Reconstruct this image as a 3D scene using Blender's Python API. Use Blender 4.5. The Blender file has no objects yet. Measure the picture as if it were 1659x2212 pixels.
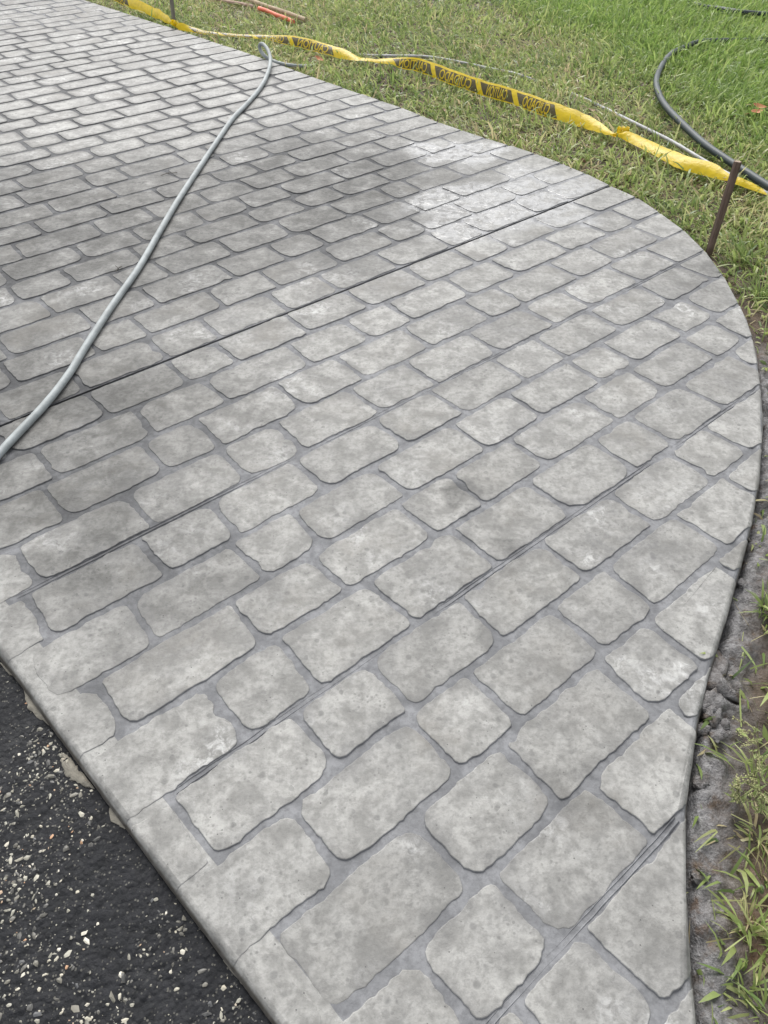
import bpy, bmesh, math, random
import numpy as np
from mathutils import Vector, Matrix, noise as mnoise

random.seed(11); RNG = np.random.default_rng(11)
scene = bpy.context.scene
col = scene.collection

# ------------------------------------------------------------------ camera
CAM_H = 1.5
PITCH, ROLL, TH = 0.77130467, 0.01783773, 0.71791376
FPX = 1662.0                                   # focal length on a 1659 x 2212 picture
CX, CY = 829.5, 1106.0
cp, sp = math.cos(PITCH), math.sin(PITCH)
fwd = Vector((0, cp, -sp)); up0 = Vector((0, sp, cp)); rt0 = Vector((1, 0, 0))
rt = math.cos(ROLL)*rt0 + math.sin(ROLL)*up0
up = -math.sin(ROLL)*rt0 + math.cos(ROLL)*up0
cam_data = bpy.data.cameras.new("camera")
cam = bpy.data.objects.new("camera", cam_data); col.objects.link(cam)
m = Matrix((rt, up, -fwd)).transposed().to_4x4(); m.translation = (0, 0, CAM_H)
cam.matrix_world = m
cam_data.sensor_fit = 'VERTICAL'; cam_data.sensor_height = 24.0
cam_data.lens = 24.0*FPX/2212.0
cam_data.clip_start = 0.02; cam_data.clip_end = 500
scene.camera = cam

# ------------------------------------------------------------------ world, sun, exposure
SUN_EL, SUN_AZ = math.radians(50), math.radians(-14)      # azimuth measured from +Y towards +X
world = bpy.data.worlds.new("World"); scene.world = world; world.use_nodes = True
wn = world.node_tree.nodes; wl = world.node_tree.links
bg = wn['Background']
sky = wn.new('ShaderNodeTexSky'); sky.sky_type = 'NISHITA'; sky.sun_disc = False
sky.sun_elevation = SUN_EL; sky.sun_rotation = SUN_AZ
sky.air_density = 1.0; sky.dust_density = 3.0; sky.ozone_density = 1.0
hs = wn.new('ShaderNodeHueSaturation'); hs.inputs['Saturation'].default_value = 0.16
wl.new(sky.outputs[0], hs.inputs['Color']); wl.new(hs.outputs[0], bg.inputs['Color'])
bg.inputs['Strength'].default_value = 0.15
sun_d = bpy.data.lights.new("sun", 'SUN'); sun_d.energy = 1.3; sun_d.angle = math.radians(40)
sun_d.color = (1.0, 0.97, 0.92)
sun = bpy.data.objects.new("sun", sun_d); col.objects.link(sun)
sdir = Vector((math.sin(SUN_AZ)*math.cos(SUN_EL), math.cos(SUN_AZ)*math.cos(SUN_EL), math.sin(SUN_EL)))
sun.rotation_euler = sdir.to_track_quat('Z', 'Y').to_euler(); sun.location = (0, 0, 6)
scene.view_settings.view_transform = 'Standard'; scene.view_settings.look = 'None'
scene.view_settings.exposure = 0.76; scene.view_settings.gamma = 1.0
scene.view_settings.use_curve_mapping = False
scene.cycles.max_bounces = 5; scene.cycles.diffuse_bounces = 3; scene.cycles.glossy_bounces = 2; scene.cycles.transmission_bounces = 3

# ------------------------------------------------------------------ helpers
UX, UY = math.cos(TH), math.sin(TH)            # u: along the courses; n: across them, away from the camera
def W(p, q, z=0.0): return (p*UX - q*UY, p*UY + q*UX, z)
def PQ(x, y): return (x*UX + y*UY, -x*UY + y*UX)
def at(dx, dy, z=0.0):
    """the point of the level z that a picture position looks at"""
    d = rt*((dx-CX)/FPX) - up*((dy-CY)/FPX) + fwd
    t = (z-CAM_H)/d.z
    return Vector((d.x*t, d.y*t, z))
def ray(dx, dy):
    return (rt*((dx-CX)/FPX) - up*((dy-CY)/FPX) + fwd)
def pix(v):
    d = Vector(v) - Vector((0, 0, CAM_H)); w = d.dot(fwd)
    return (CX + FPX*d.dot(rt)/w, CY - FPX*d.dot(up)/w)

def tag(o, label=None, cat=None, group=None, kind=None):
    if label: o['label'] = label
    if cat: o['category'] = cat
    if group: o['group'] = group
    if kind: o['kind'] = kind
    return o
def empty(name, loc=(0, 0, 0)):
    o = bpy.data.objects.new(name, None); o.location = loc; o.empty_display_size = .05
    col.objects.link(o); return o
def link(name, me, mats, parent=None):
    o = bpy.data.objects.new(name, me); col.objects.link(o)
    for mm in (mats if isinstance(mats, (list, tuple)) else [mats]): me.materials.append(mm)
    if parent is not None:
        o.parent = parent
        o.matrix_parent_inverse = Matrix.Translation(-Vector(parent.location))
    return o
def mesh(name, verts, faces, smooth=False):
    me = bpy.data.meshes.new(name); me.from_pydata([tuple(v) for v in verts], [], faces); me.update()
    if smooth: me.polygons.foreach_set('use_smooth', [True]*len(me.polygons))
    return me
def big_mesh(name, V, tris, quads, smooth=True):
    """fast mesh from arrays"""
    me = bpy.data.meshes.new(name)
    nt, nq = len(tris), len(quads)
    me.vertices.add(len(V)); me.vertices.foreach_set('co', np.asarray(V, dtype=np.float32).ravel())
    me.loops.add(nt*3+nq*4)
    loops = np.concatenate([np.asarray(tris, dtype=np.int32).ravel(), np.asarray(quads, dtype=np.int32).ravel()]) if nt and nq else \
        np.asarray(tris if nt else quads, dtype=np.int32).ravel()
    me.loops.foreach_set('vertex_index', loops)
    me.polygons.add(nt+nq)
    st = np.concatenate([np.arange(nt)*3, nt*3+np.arange(nq)*4]).astype(np.int32)
    me.polygons.foreach_set('loop_start', st)
    me.update(calc_edges=True)
    me.polygons.foreach_set('use_smooth', np.full(nt+nq, smooth))
    me.validate()
    return me

# lattice noise on arrays
def _hash(ix, iy, seed):
    h = (ix.astype(np.int64)*374761393 + iy.astype(np.int64)*668265263 + seed*1442695041) & 0xffffffff
    h = ((h ^ (h >> 13))*1274126177) & 0xffffffff
    return ((h ^ (h >> 16)) & 0xffff)/65535.0
def vnoise(x, y, seed=0):
    x = np.asarray(x, float); y = np.asarray(y, float)
    ix = np.floor(x); iy = np.floor(y); fx = x-ix; fy = y-iy
    fx = fx*fx*(3-2*fx); fy = fy*fy*(3-2*fy)
    a = _hash(ix, iy, seed); b = _hash(ix+1, iy, seed); c = _hash(ix, iy+1, seed); d = _hash(ix+1, iy+1, seed)
    return (a*(1-fx)+b*fx)*(1-fy) + (c*(1-fx)+d*fx)*fy
def fbm(x, y, seed=0, oct=4):
    s = 0; amp = .5; f = 1.0
    for k in range(oct):
        s = s + amp*vnoise(np.asarray(x)*f+k*17.3, np.asarray(y)*f-k*9.1, seed+k); amp *= .5; f *= 2.03
    return s/(1-.5**oct)
def _h1(ix, iy, seed):
    h = (ix*374761393 + iy*668265263 + seed*1442695041) & 0xffffffff
    h = ((h ^ (h >> 13))*1274126177) & 0xffffffff
    return ((h ^ (h >> 16)) & 0xffff)/65535.0
def n1(t, seed=0):
    """the same noise along a line, -1 to 1"""
    y = seed*7.77; ix = math.floor(t); iy = math.floor(y); fx = t-ix; fy = y-iy
    fx = fx*fx*(3-2*fx); fy = fy*fy*(3-2*fy)
    a = _h1(ix, iy, seed)*(1-fx)+_h1(ix+1, iy, seed)*fx; b = _h1(ix, iy+1, seed)*(1-fx)+_h1(ix+1, iy+1, seed)*fx
    return (a*(1-fy)+b*fy)*2-1

def spline(pts, n):
    """Catmull-Rom through 3-D points"""
    P = [Vector(p) for p in pts]; P = [P[0]*2-P[1]] + P + [P[-1]*2-P[-2]]
    out = []; seg = len(P)-3
    for i in range(seg):
        a, b, c, d = P[i:i+4]
        for k in range(n):
            t = k/n
            out.append(.5*((2*b)+(c-a)*t+(2*a-5*b+4*c-d)*t*t+(3*b-a-3*c+d)*t**3))
    out.append(P[-2]); return out
def tube_mesh(name, path, r, sides=12, cap=True, wob=0.0):
    V = []; F = []; N = len(path)
    prev = None
    for i, p in enumerate(path):
        t = (path[min(i+1, N-1)]-path[max(i-1, 0)]).normalized()
        ref = Vector((0, 0, 1)) if abs(t.z) < .9 else Vector((1, 0, 0))
        if prev is None: s_ = t.cross(ref).normalized()
        else: s_ = (prev - t*prev.dot(t)).normalized()
        prev = s_; b = s_.cross(t)
        rr = r(i/(N-1)) if callable(r) else r
        rr *= 1+wob*n1(i*.35, 3)
        for k in range(sides):
            a = 2*math.pi*k/sides
            V.append(p + s_*(rr*math.cos(a)) + b*(rr*math.sin(a)))
    for i in range(N-1):
        for k in range(sides):
            k2 = (k+1) % sides
            F.append((i*sides+k, i*sides+k2, (i+1)*sides+k2, (i+1)*sides+k))
    if cap:
        F.append(tuple(range(sides))); F.append(tuple((N-1)*sides+k for k in reversed(range(sides))))
    return mesh(name, V, F, True)

# ------------------------------------------------------------------ materials
class NB:
    """small node-building helper"""
    def __init__(s, name, bsdf=True):
        s.m = bpy.data.materials.new(name); s.m.use_nodes = True
        s.t = s.m.node_tree; s.n = s.t.nodes; s.l = s.t.links
        s.b = s.n['Principled BSDF']; s.out = s.n['Material Output']
    def new(s, typ, **kw):
        nd = s.n.new(typ)
        for k, v in kw.items(): setattr(nd, k, v)
        return nd
    def put(s, nd, key, val):
        if isinstance(val, bpy.types.NodeSocket): s.l.new(val, nd.inputs[key])
        else: nd.inputs[key].default_value = val
    def pos(s): return s.new('ShaderNodeNewGeometry').outputs['Position']
    def noise(s, vec, scale, detail=4, rough=.55, dist=0.0):
        nd = s.new('ShaderNodeTexNoise'); s.put(nd, 'Vector', vec)
        nd.inputs['Scale'].default_value = scale; nd.inputs['Detail'].default_value = detail
        nd.inputs['Roughness'].default_value = rough; nd.inputs['Distortion'].default_value = dist
        return nd.outputs['Fac']
    def voro(s, vec, scale, feature='F1', rand=1.0):
        nd = s.new('ShaderNodeTexVoronoi', feature=feature); s.put(nd, 'Vector', vec)
        nd.inputs['Scale'].default_value = scale; nd.inputs['Randomness'].default_value = rand
        return nd
    def rng(s, v, a, b, c=0.0, d=1.0, smooth=True):
        nd = s.new('ShaderNodeMapRange', interpolation_type='SMOOTHSTEP' if smooth else 'LINEAR')
        s.put(nd, 0, v); 
        for i, x in enumerate((a, b, c, d)): nd.inputs[i+1].default_value = x
        return nd.outputs[0]
    def math(s, op, a, b=0.0, clamp=False):
        nd = s.new('ShaderNodeMath', operation=op, use_clamp=clamp); s.put(nd, 0, a); s.put(nd, 1, b); return nd.outputs[0]
    def mix(s, fac, a, b, mode='MIX'):
        nd = s.new('ShaderNodeMix', data_type='RGBA', blend_type=mode)
        s.put(nd, 0, fac)
        for k, v in ((6, a), (7, b)):
            if isinstance(v, bpy.types.NodeSocket): s.l.new(v, nd.inputs[k])
            else: nd.inputs[k].default_value = (*v, 1) if len(v) == 3 else v
        return nd.outputs[2]
    def mixf(s, fac, a, b):
        nd = s.new('ShaderNodeMix', data_type='FLOAT'); s.put(nd, 0, fac); s.put(nd, 2, a); s.put(nd, 3, b); return nd.outputs[0]
    def scalec(s, colr, f):
        nd = s.new('ShaderNodeVectorMath', operation='SCALE'); s.put(nd, 0, colr); s.put(nd, 3, f); return nd.outputs[0]
    def bump(s, h, dist, strength=1.0, nrm=None):
        nd = s.new('ShaderNodeBump'); s.put(nd, 'Height', h); nd.inputs['Distance'].default_value = dist
        nd.inputs['Strength'].default_value = strength
        if nrm is not None: s.l.new(nrm, nd.inputs['Normal'])
        return nd.outputs[0]
    def ellipse(s, pos, cx, cy, rx, ry, ang, soft=.5):
        """1 inside a patch of ground, 0 outside"""
        mp = s.new('ShaderNodeMapping', vector_type='TEXTURE'); s.put(mp, 'Vector', pos)
        mp.inputs['Location'].default_value = (cx, cy, 0); mp.inputs['Rotation'].default_value = (0, 0, ang)
        mp.inputs['Scale'].default_value = (rx, ry, 50)
        ln = s.new('ShaderNodeVectorMath', operation='LENGTH'); s.put(ln, 0, mp.outputs[0])
        return s.rng(ln.outputs['Value'], 1+soft, 1-soft, 0, 1)

def patch_of(D0, D1, w, soft=.6):
    a, b = at(*D0), at(*D1); c = (a+b)/2; d = b-a
    return (c.x, c.y, d.length/2, w, math.atan2(d.y, d.x), soft)
# (patch, how wet)
DAMP = [(patch_of((-80, 640), (420, 360), 1.05, .5), 1.0), (patch_of((-20, 1230), (260, 1000), .50, .6), .85),
        (patch_of((380, 380), (1000, 410), .80, .5), 1.0), (patch_of((1030, 1135), (1130, 1150), .085, .5), .7),
        (patch_of((1480, 560), (1600, 600), .20, .6), .6), (patch_of((-60, 1000), (260, 720), .62, .6), 1.0),
        (patch_of((1180, 1560), (1330, 1640), .10, .8), .4), (patch_of((230, 1330), (330, 1420), .12, .8), .4), (patch_of((320, 1150), (440, 1090), .20, .8), .45)]
DRYING = [patch_of((-120, 330), (330, 60), 1.7, .35), patch_of((300, 180), (640, 170), .7, .5)]
WET = [patch_of((910, 490), (1270, 405), .33, .22), patch_of((900, 350), (1090, 315), .17, .3)]

def concrete(name, c_lo, c_hi, joint=False):
    b = NB(name); P = b.pos()
    big = b.noise(P, 2.2, 4, .6); mid = b.noise(P, 13, 4, .68, .3); fine = b.noise(P, 60, 4, .68); grit = b.noise(P, 320, 2, .6)
    c = b.mix(b.rng(mid, .34, .64), c_lo, c_hi)
    c = b.mix(b.math('MULTIPLY', b.rng(fine, .42, .66), .5), c, tuple(x*.72 for x in c_lo))
    if not joint:
        oi = b.new('ShaderNodeObjectInfo')
        c = b.scalec(c, b.rng(oi.outputs['Random'], 0, 1, .86, 1.07, False))
        # round droplet marks of release agent
        vn = b.voro(P, 46); keep = b.math('GREATER_THAN', b.noise(P, 9, 2), .5)
        spot = b.math('MULTIPLY', b.rng(vn.outputs['Distance'], .42, .22), keep)
        wn_ = b.new('ShaderNodeSeparateColor'); b.put(wn_, 0, vn.outputs['Color'])
        spot = b.math('MULTIPLY', spot, b.rng(wn_.outputs[0], .45, .95))
        c = b.mix(b.math('MULTIPLY', spot, .6), c, (.13, .13, .126))
        v4 = b.voro(P, 105); s4 = b.new('ShaderNodeSeparateColor'); b.put(s4, 0, v4.outputs['Color'])
        sp2 = b.math('MULTIPLY', b.rng(v4.outputs['Distance'], .40, .22), b.math('MULTIPLY', b.rng(s4.outputs[0], .5, .95), b.rng(b.noise(P, 5, 3), .42, .6)))
        c = b.mix(b.math('MULTIPLY', sp2, .55), c, (.125, .124, .12))
        # smaller pits
        v2 = b.voro(P, 120); s2 = b.new('ShaderNodeSeparateColor'); b.put(s2, 0, v2.outputs['Color'])
        pit = b.math('MULTIPLY', b.rng(v2.outputs['Distance'], .22, .12), b.math('GREATER_THAN', s2.outputs[1], .965))
        c = b.mix(b.math('MULTIPLY', pit, .8), c, (.05, .05, .05))
        # pale lime bloom
        bl = b.math('MULTIPLY', b.rng(b.noise(P, 4.6, 3, .5), .53, .68), b.rng(b.noise(P, 38, 4, .7, .5), .42, .66))
        r2 = b.math('FRACT', b.math('MULTIPLY', oi.outputs['Random'], 13.7)); r3 = b.math('FRACT', b.math('MULTIPLY', oi.outputs['Random'], 37.1))
        c = b.mix(b.math('MULTIPLY', bl, b.rng(r2, .2, 1, .25, .85)), c, (.56, .56, .55))
        sm = b.math('MULTIPLY', b.rng(b.noise(P, 3.3, 4, .7), .48, .66), b.rng(r3, .2, 1, .1, .6))
        c = b.mix(sm, c, (.155, .147, .132))
    # brush-on grey release colour in large clouds
    cl = b.math('MULTIPLY', b.rng(big, .45, .72), b.rng(b.noise(P, 26, 4, .68), .3, .7))
    c = b.mix(b.math('MULTIPLY', cl, .55), c, (.125, .125, .127))
    wv = b.new('ShaderNodeVectorMath', operation='MULTIPLY_ADD')
    nz = b.new('ShaderNodeTexNoise'); b.put(nz, 'Vector', P); nz.inputs['Scale'].default_value = 3.5; nz.inputs['Detail'].default_value = 4
    b.put(wv, 0, nz.outputs['Color']); wv.inputs[1].default_value = (.7, .7, 0); 
    off = b.new('ShaderNodeVectorMath', operation='SUBTRACT'); b.put(off, 0, P); off.inputs[1].default_value = (.35, .35, 0)
    b.put(wv, 2, off.outputs[0])
    damp = None
    for e, wgt in DAMP:
        x = b.math('MULTIPLY', b.ellipse(wv.outputs[0], *e), wgt); damp = x if damp is None else b.math('MAXIMUM', damp, x)
    wet = None
    for e in WET:
        x = b.ellipse(wv.outputs[0], *e); wet = x if wet is None else b.math('MAXIMUM', wet, x)
    dm = b.math('MULTIPLY', damp, b.rng(b.noise(P, 7, 3, .65), .25, .6, .35, 1))
    c = b.scalec(c, b.mixf(dm, 1.0, .44 if not joint else .40))
    # the far stretch dries from the middle of each stone, so its grooves and stone rims are still dark with water
    drying = None
    for e in DRYING:
        x = b.ellipse(wv.outputs[0], *e); drying = x if drying is None else b.math('MAXIMUM', drying, x)
    if joint: c = b.scalec(c, b.mixf(drying, 1.0, .42))
    else:
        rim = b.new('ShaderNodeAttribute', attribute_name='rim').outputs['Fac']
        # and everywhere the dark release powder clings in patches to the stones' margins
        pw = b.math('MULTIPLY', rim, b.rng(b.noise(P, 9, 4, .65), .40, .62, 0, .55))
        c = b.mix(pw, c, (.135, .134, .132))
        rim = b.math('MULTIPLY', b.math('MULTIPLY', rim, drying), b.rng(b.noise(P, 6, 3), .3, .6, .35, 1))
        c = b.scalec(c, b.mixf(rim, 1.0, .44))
    film = b.math('MULTIPLY', wet, b.rng(b.noise(P, 16, 4, .6, .5), .36, .50, .3, 1))
    c = b.scalec(c, b.mixf(film, 1.0, .60))
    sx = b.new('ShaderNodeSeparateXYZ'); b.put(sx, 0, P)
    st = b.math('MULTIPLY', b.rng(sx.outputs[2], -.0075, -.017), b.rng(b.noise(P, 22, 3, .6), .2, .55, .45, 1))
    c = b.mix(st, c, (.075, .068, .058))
    b.put(b.b, 'Base Color', c)
    r = b.mixf(dm, b.mixf(drying, .66, .60) if not joint else .8, .64 if not joint else .8); r = b.mixf(film, r, .34)
    b.put(b.b, 'Roughness', r)
    h = b.math('ADD', b.math('MULTIPLY', fine, 1.15), b.math('MULTIPLY', grit, .22))
    h = b.math('ADD', h, b.math('MULTIPLY', mid, .6))
    h = b.math('MULTIPLY', h, b.mixf(film, 1.0, .45))
    nb_ = b.bump(h, .0032 if not joint else .0028, .55)
    b.put(b.b, 'Normal', nb_)
    b.put(b.b, 'Specular IOR Level', b.mixf(dm, b.mixf(drying, .32, .42), .2))
    b.put(b.b, 'Coat Weight', b.math('MULTIPLY', film, b.rng(b.noise(P, 30, 3, .6, .6), .40, .52, .28, .78))); b.put(b.b, 'Coat Normal', b.bump(b.noise(P, 24, 3, .55, 1.6), .0040, .8)); b.b.inputs['Coat Roughness'].default_value = .05; b.b.inputs['Coat IOR'].default_value = 1.9
    return b.m
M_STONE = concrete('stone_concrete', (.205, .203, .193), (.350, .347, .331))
M_JOINT = concrete('joint_concrete', (.140, .143, .150), (.228, .232, .241), True)

def simple(name, rgb, rough=.6, var=.2, scale=20, bump=0.0, spec=.5, dark=None):
    b = NB(name); P = b.pos(); nz = b.noise(P, scale, 4, .6)
    c = b.mix(b.rng(nz, .3, .7), tuple(x*(1-var) for x in rgb) if dark is None else dark, tuple(min(1, x*(1+var)) for x in rgb))
    b.put(b.b, 'Base Color', c); b.put(b.b, 'Roughness', rough); b.b.inputs['Specular IOR Level'].default_value = spec
    if bump: b.put(b.b, 'Normal', b.bump(b.noise(P, scale*4, 4), bump))
    return b.m
# ------------------------------------------------------------------ the driveway's outline, as p(q)
RIGHT = [(-2.656, 7.842), (-1.905, 7.112), (-1.675, 6.889), (-0.97, 6.192), (-0.57, 5.748), (-0.175, 5.336), (0.059, 5.101), (0.312, 4.802),
 (0.545, 4.581), (0.671, 4.47), (0.872, 4.271), (1.008, 4.102), (1.11, 3.929), (1.205, 3.8), (1.257, 3.692), (1.319, 3.512), (1.359, 3.39),
 (1.387, 3.198), (1.399, 3.02), (1.39, 2.851), (1.386, 2.722), (1.371, 2.567), (1.334, 2.386), (1.288, 2.212), (1.241, 2.055), (1.186, 1.895),
 (1.115, 1.713), (1.07, 1.612), (1.016, 1.498), (0.955, 1.371), (0.912, 1.301), (0.86, 1.201), (0.812, 1.116), (0.775, 1.049), (0.741, 0.978),
 (0.701, 0.899), (0.677, 0.85), (0.655, 0.789), (0.636, 0.738), (0.618, 0.681), (0.585, 0.562), (0.567, 0.482), (0.555, 0.407), (0.539, 0.331)]
rq = sorted([(PQ(x, y)[1], PQ(x, y)[0]) for x, y in RIGHT])
rq = [(-.30, .40)] + rq + [(16.0, rq[-1][1]-.25)]
_q = np.array([a for a, b in rq]); _p = np.array([b for a, b in rq])
# smooth the traced outline
_qs = np.linspace(-.30, 16, 3261); _ps = np.interp(_qs, _q, _p)
ker = np.exp(-.5*(np.arange(-24, 25)/9.0)**2); ker /= ker.sum()
_ps = np.convolve(np.pad(_ps, 24, mode='reflect', reflect_type='odd'), ker, mode='valid')
_pl = _ps.tolist()
def PRs(q):
    t = min(max((q+.30)/.005, 0), 3259.999); i = int(t); return _pl[i]+(_pl[i+1]-_pl[i])*(t-i)
def dPR(q): return (PRs(q+.01)-PRs(q-.01))/.02
def PR(q): return PRs(q) + (.0016*n1(q*23, 31)+.0009*n1(q*71, 32))*math.sqrt(1+dPR(q)**2)
def PL(q): return .1125-.073*q + .003*n1(q*3.1, 5)+.0012*n1(q*31, 6)+.0007*n1(q*83, 7)
QMIN, QMAX = -.30, 14.0

BQ = [-.235,-.06,.119,.288,.464,.640,.812,1.0,1.165,1.336,1.515,1.695,1.874,2.05,2.226,2.405,2.578,2.755,2.935,3.10,3.27,3.445,3.61,3.785,3.97,
 4.148,4.315,4.478,4.645,4.82,4.985,5.165,5.335,5.50,5.665,5.82,5.97,6.12,6.28,6.447,6.61,6.77,6.917,7.07,7.232,7.39,7.54,7.69,7.85]
while BQ[-1] < 11.2: BQ.append(round(BQ[-1]+.16, 3))
SAW = [2.226, 4.985, 7.85, 10.57]
BQ = [b for b in BQ if b not in (10.57,)]
SEAM = [.119, .812, 1.515]
# cross joints of each course
JOINTS = {
 1: [0.412, 0.593],
 2: [0.336, 0.536, 0.821, 1.108],
 3: [0.159, 0.493, 0.745, 1.066, 1.257, 1.564],
 4: [0.321, 0.636, 0.815, 1.11, 1.319, 1.635, 1.886],
 5: [0.146, 0.447, 0.66, 0.954, 1.262, 1.562, 1.854, 2.049],
 6: [0.338, 0.534, 0.818, 1.114, 1.42, 1.711, 1.908, 2.189, 2.491],
 7: [0.153, 0.507, 0.757, 1.064, 1.258, 1.523, 1.867, 2.127, 2.442, 2.638],
 8: [0.054, 0.314, 0.625, 0.812, 1.115, 1.439, 1.695, 2.003, 2.191, 2.491, 2.703],
 9: [0.129, 0.437, 0.656, 0.948, 1.26, 1.512, 1.809, 2.025, 2.337, 2.654, 2.94],
 10: [0.173, 0.494, 0.804, 1.009, 1.308, 1.556, 1.865, 2.163, 2.38, 2.696, 2.953],
 11: [0.327, 0.637, 0.823, 1.132, 1.391, 1.699, 2.013, 2.195, 2.525, 2.774, 3.104],
 12: [0.376, 0.699, 0.959, 1.304, 1.565, 1.771, 2.086, 2.348, 2.685, 2.955, 3.166],
 13: [0.315, 0.625, 0.916, 1.112, 1.418, 1.708, 2.017, 2.294, 2.513, 2.807, 3.099],
 14: [0.635, 0.935, 1.152, 1.455, 1.701, 2.012, 2.316, 2.529],
 15: [0.47, 0.768, 0.961, 1.283, 1.533, 1.852, 2.156, 2.354],
 16: [0.516, 0.831, 1.091, 1.435, 1.695, 1.91, 2.219, 2.469, 3.096],
 17: [0.752, 1.052, 1.246, 1.548, 1.856, 2.162, 2.463, 2.632, 2.929, 3.248],
 18: [0.694, 0.916, 1.225, 1.468, 1.801, 2.298, 2.588, 2.862, 3.191],
 19: [0.728, 1.043, 1.307, 1.624, 2.105, 2.425, 2.683, 3.008],
 20: [0.847, 1.205, 1.466, 1.995, 2.253, 2.589, 2.867, 3.052],
 21: [1.002, 1.319, 1.607, 1.922, 2.391, 2.711, 3.002],
 22: [1.136, 1.446, 1.777, 2.074, 2.59, 2.84, 3.132],
 23: [1.066, 1.399, 1.596, 1.921, 2.094, 2.42, 2.663, 2.988, 3.278],
 24: [1.134, 1.446, 1.656, 1.965, 2.239, 2.841, 3.167],
 25: [1.266, 1.59, 1.885, 2.183, 2.389],
 26: [1.43, 1.73, 2.025, 2.536],
 27: [1.365, 1.565, 1.846, 2.205, 2.45],
 28: [1.412, 1.732, 2.005, 2.318, 2.51],
 29: [1.565, 1.82, 2.133, 2.348, 2.635],
 30: [1.707, 2.007, 2.234],
 34: [2.464],
 35: [2.362, 2.679],
 36: [1.923, 2.227, 2.42, 2.724],
 37: [2.042, 2.239, 2.553, 2.865],
 38: [1.931, 2.124, 2.412, 2.695],
 39: [2.095, 2.349, 2.649, 2.844],
 40: [2.208, 2.395, 2.69, 3.011],
 41: [2.223, 2.53, 2.84, 3.089],
 42: [2.196, 2.501, 2.709, 2.997],
 43: [2.339, 2.523, 2.834, 3.069],
 44: [2.376, 2.65, 2.959],
 45: [2.597, 2.78],
 46: [2.531, 2.819, 3.104],
 47: [2.665],
}


drive = tag(empty('driveway', W(1.5, 3)), 'pale grey stamped concrete driveway with a cobble pattern and curved edge', kind='structure')

# slab panels between the saw cuts; the grooves' floor, rising to a smooth rounded rim
ZF = -.0030
def edge_l(d): return -.022*max(0, 1-max(d, 0)/.017)**2
def edge_r(d): return -.018*max(0, 1-max(d, 0)/.015)**2
def panel(qa, qb):
    n = max(6, int((qb-qa)/.015)); V = []; F = []; cols = None
    for i in range(n+1):
        q = qa+(qb-qa)*i/n; k = math.sqrt(1+dPR(q)**2)
        Lp, Rp = PL(q), PR(q)
        sec = [(Lp, -.12)]
        for d_, z_ in ((0, -.0010), (.002, -.0010), (.0054, -.0010), (.0105, -.0010), (.017, -.0008), (.055, -.0010), (.085, -.0022), (.13, ZF)): sec.append((Lp+d_, z_+edge_l(d_)))
        for t in (.25, .5, .75): sec.append((Lp+.13+(Rp-Lp-.19)*t, ZF))
        for d_, z_ in ((.05, ZF), (.03, -.006), (.015, -.0035), (.009, -.003), (.0045, -.003), (.002, -.003), (0, -.003)): sec.append((Rp-d_*k, z_+edge_r(d_)))
        sec.append((Rp, -.12))
        cols = len(sec)
        for p, z in sec: V.append(W(p, q, z))
    for i in range(n):
        for j in range(cols-1):
            a = i*cols+j; F.append((a, a+1, a+cols+1, a+cols))
    # end faces
    for i in (0, n):
        base = len(V)
        for j in range(cols):
            v = V[i*cols+j]; V.append((v[0], v[1], -.12))
        for j in range(1, cols-2):
            a, b_ = i*cols+j, i*cols+j+1
            F.append((a, b_, base+j+1, base+j) if i else (b_, a, base+j, base+j+1))
    me = mesh('slab_panel', V, F, False)
    me.polygons.foreach_set('material_index', [1 if (i < n*(cols-1) and (i % (cols-1)) < 7) else 0 for i in range(len(F))])
    me.polygons.foreach_set('use_smooth', [i < n*(cols-1) and 1 <= (i % (cols-1)) < 8 for i in range(len(F))])
    link('slab_panel', me, [M_JOINT, M_STONE], drive)
cuts = [QMIN]+SAW+[QMAX]
for a, b_ in zip(cuts[:-1], cuts[1:]):
    panel(a+(0.0052 if a in SAW else 0), b_-(.0052 if b_ in SAW else 0))

# thin raised ridges left along the seams of the stamping mats
for sq in SEAM:
    for off, w_, h_ in ((-.004, .0035, .0032), (.006, .0028, .0026)):
        V = []; F = []; N = 160
        for i in range(N+1):
            p = PL(sq)+.11 + (PR(sq)-.04-PL(sq)-.11)*i/N
            o = off + .0018*n1(p*9, 2)+.0008*n1(p*40, 4); hh = ZF+h_*max(.05, .45+.65*n1(p*6, int(sq*10)))
            for d, z in ((-w_, ZF-.002), (0, hh), (w_, ZF-.002)): V.append(W(p, sq+o+d, z))
        for i in range(N):
            a = i*3; F += [(a, a+3, a+4, a+1), (a+1, a+4, a+5, a+2)]
        link('seam_ridge', mesh('seam_ridge', V, F), M_JOINT, drive)

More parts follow.
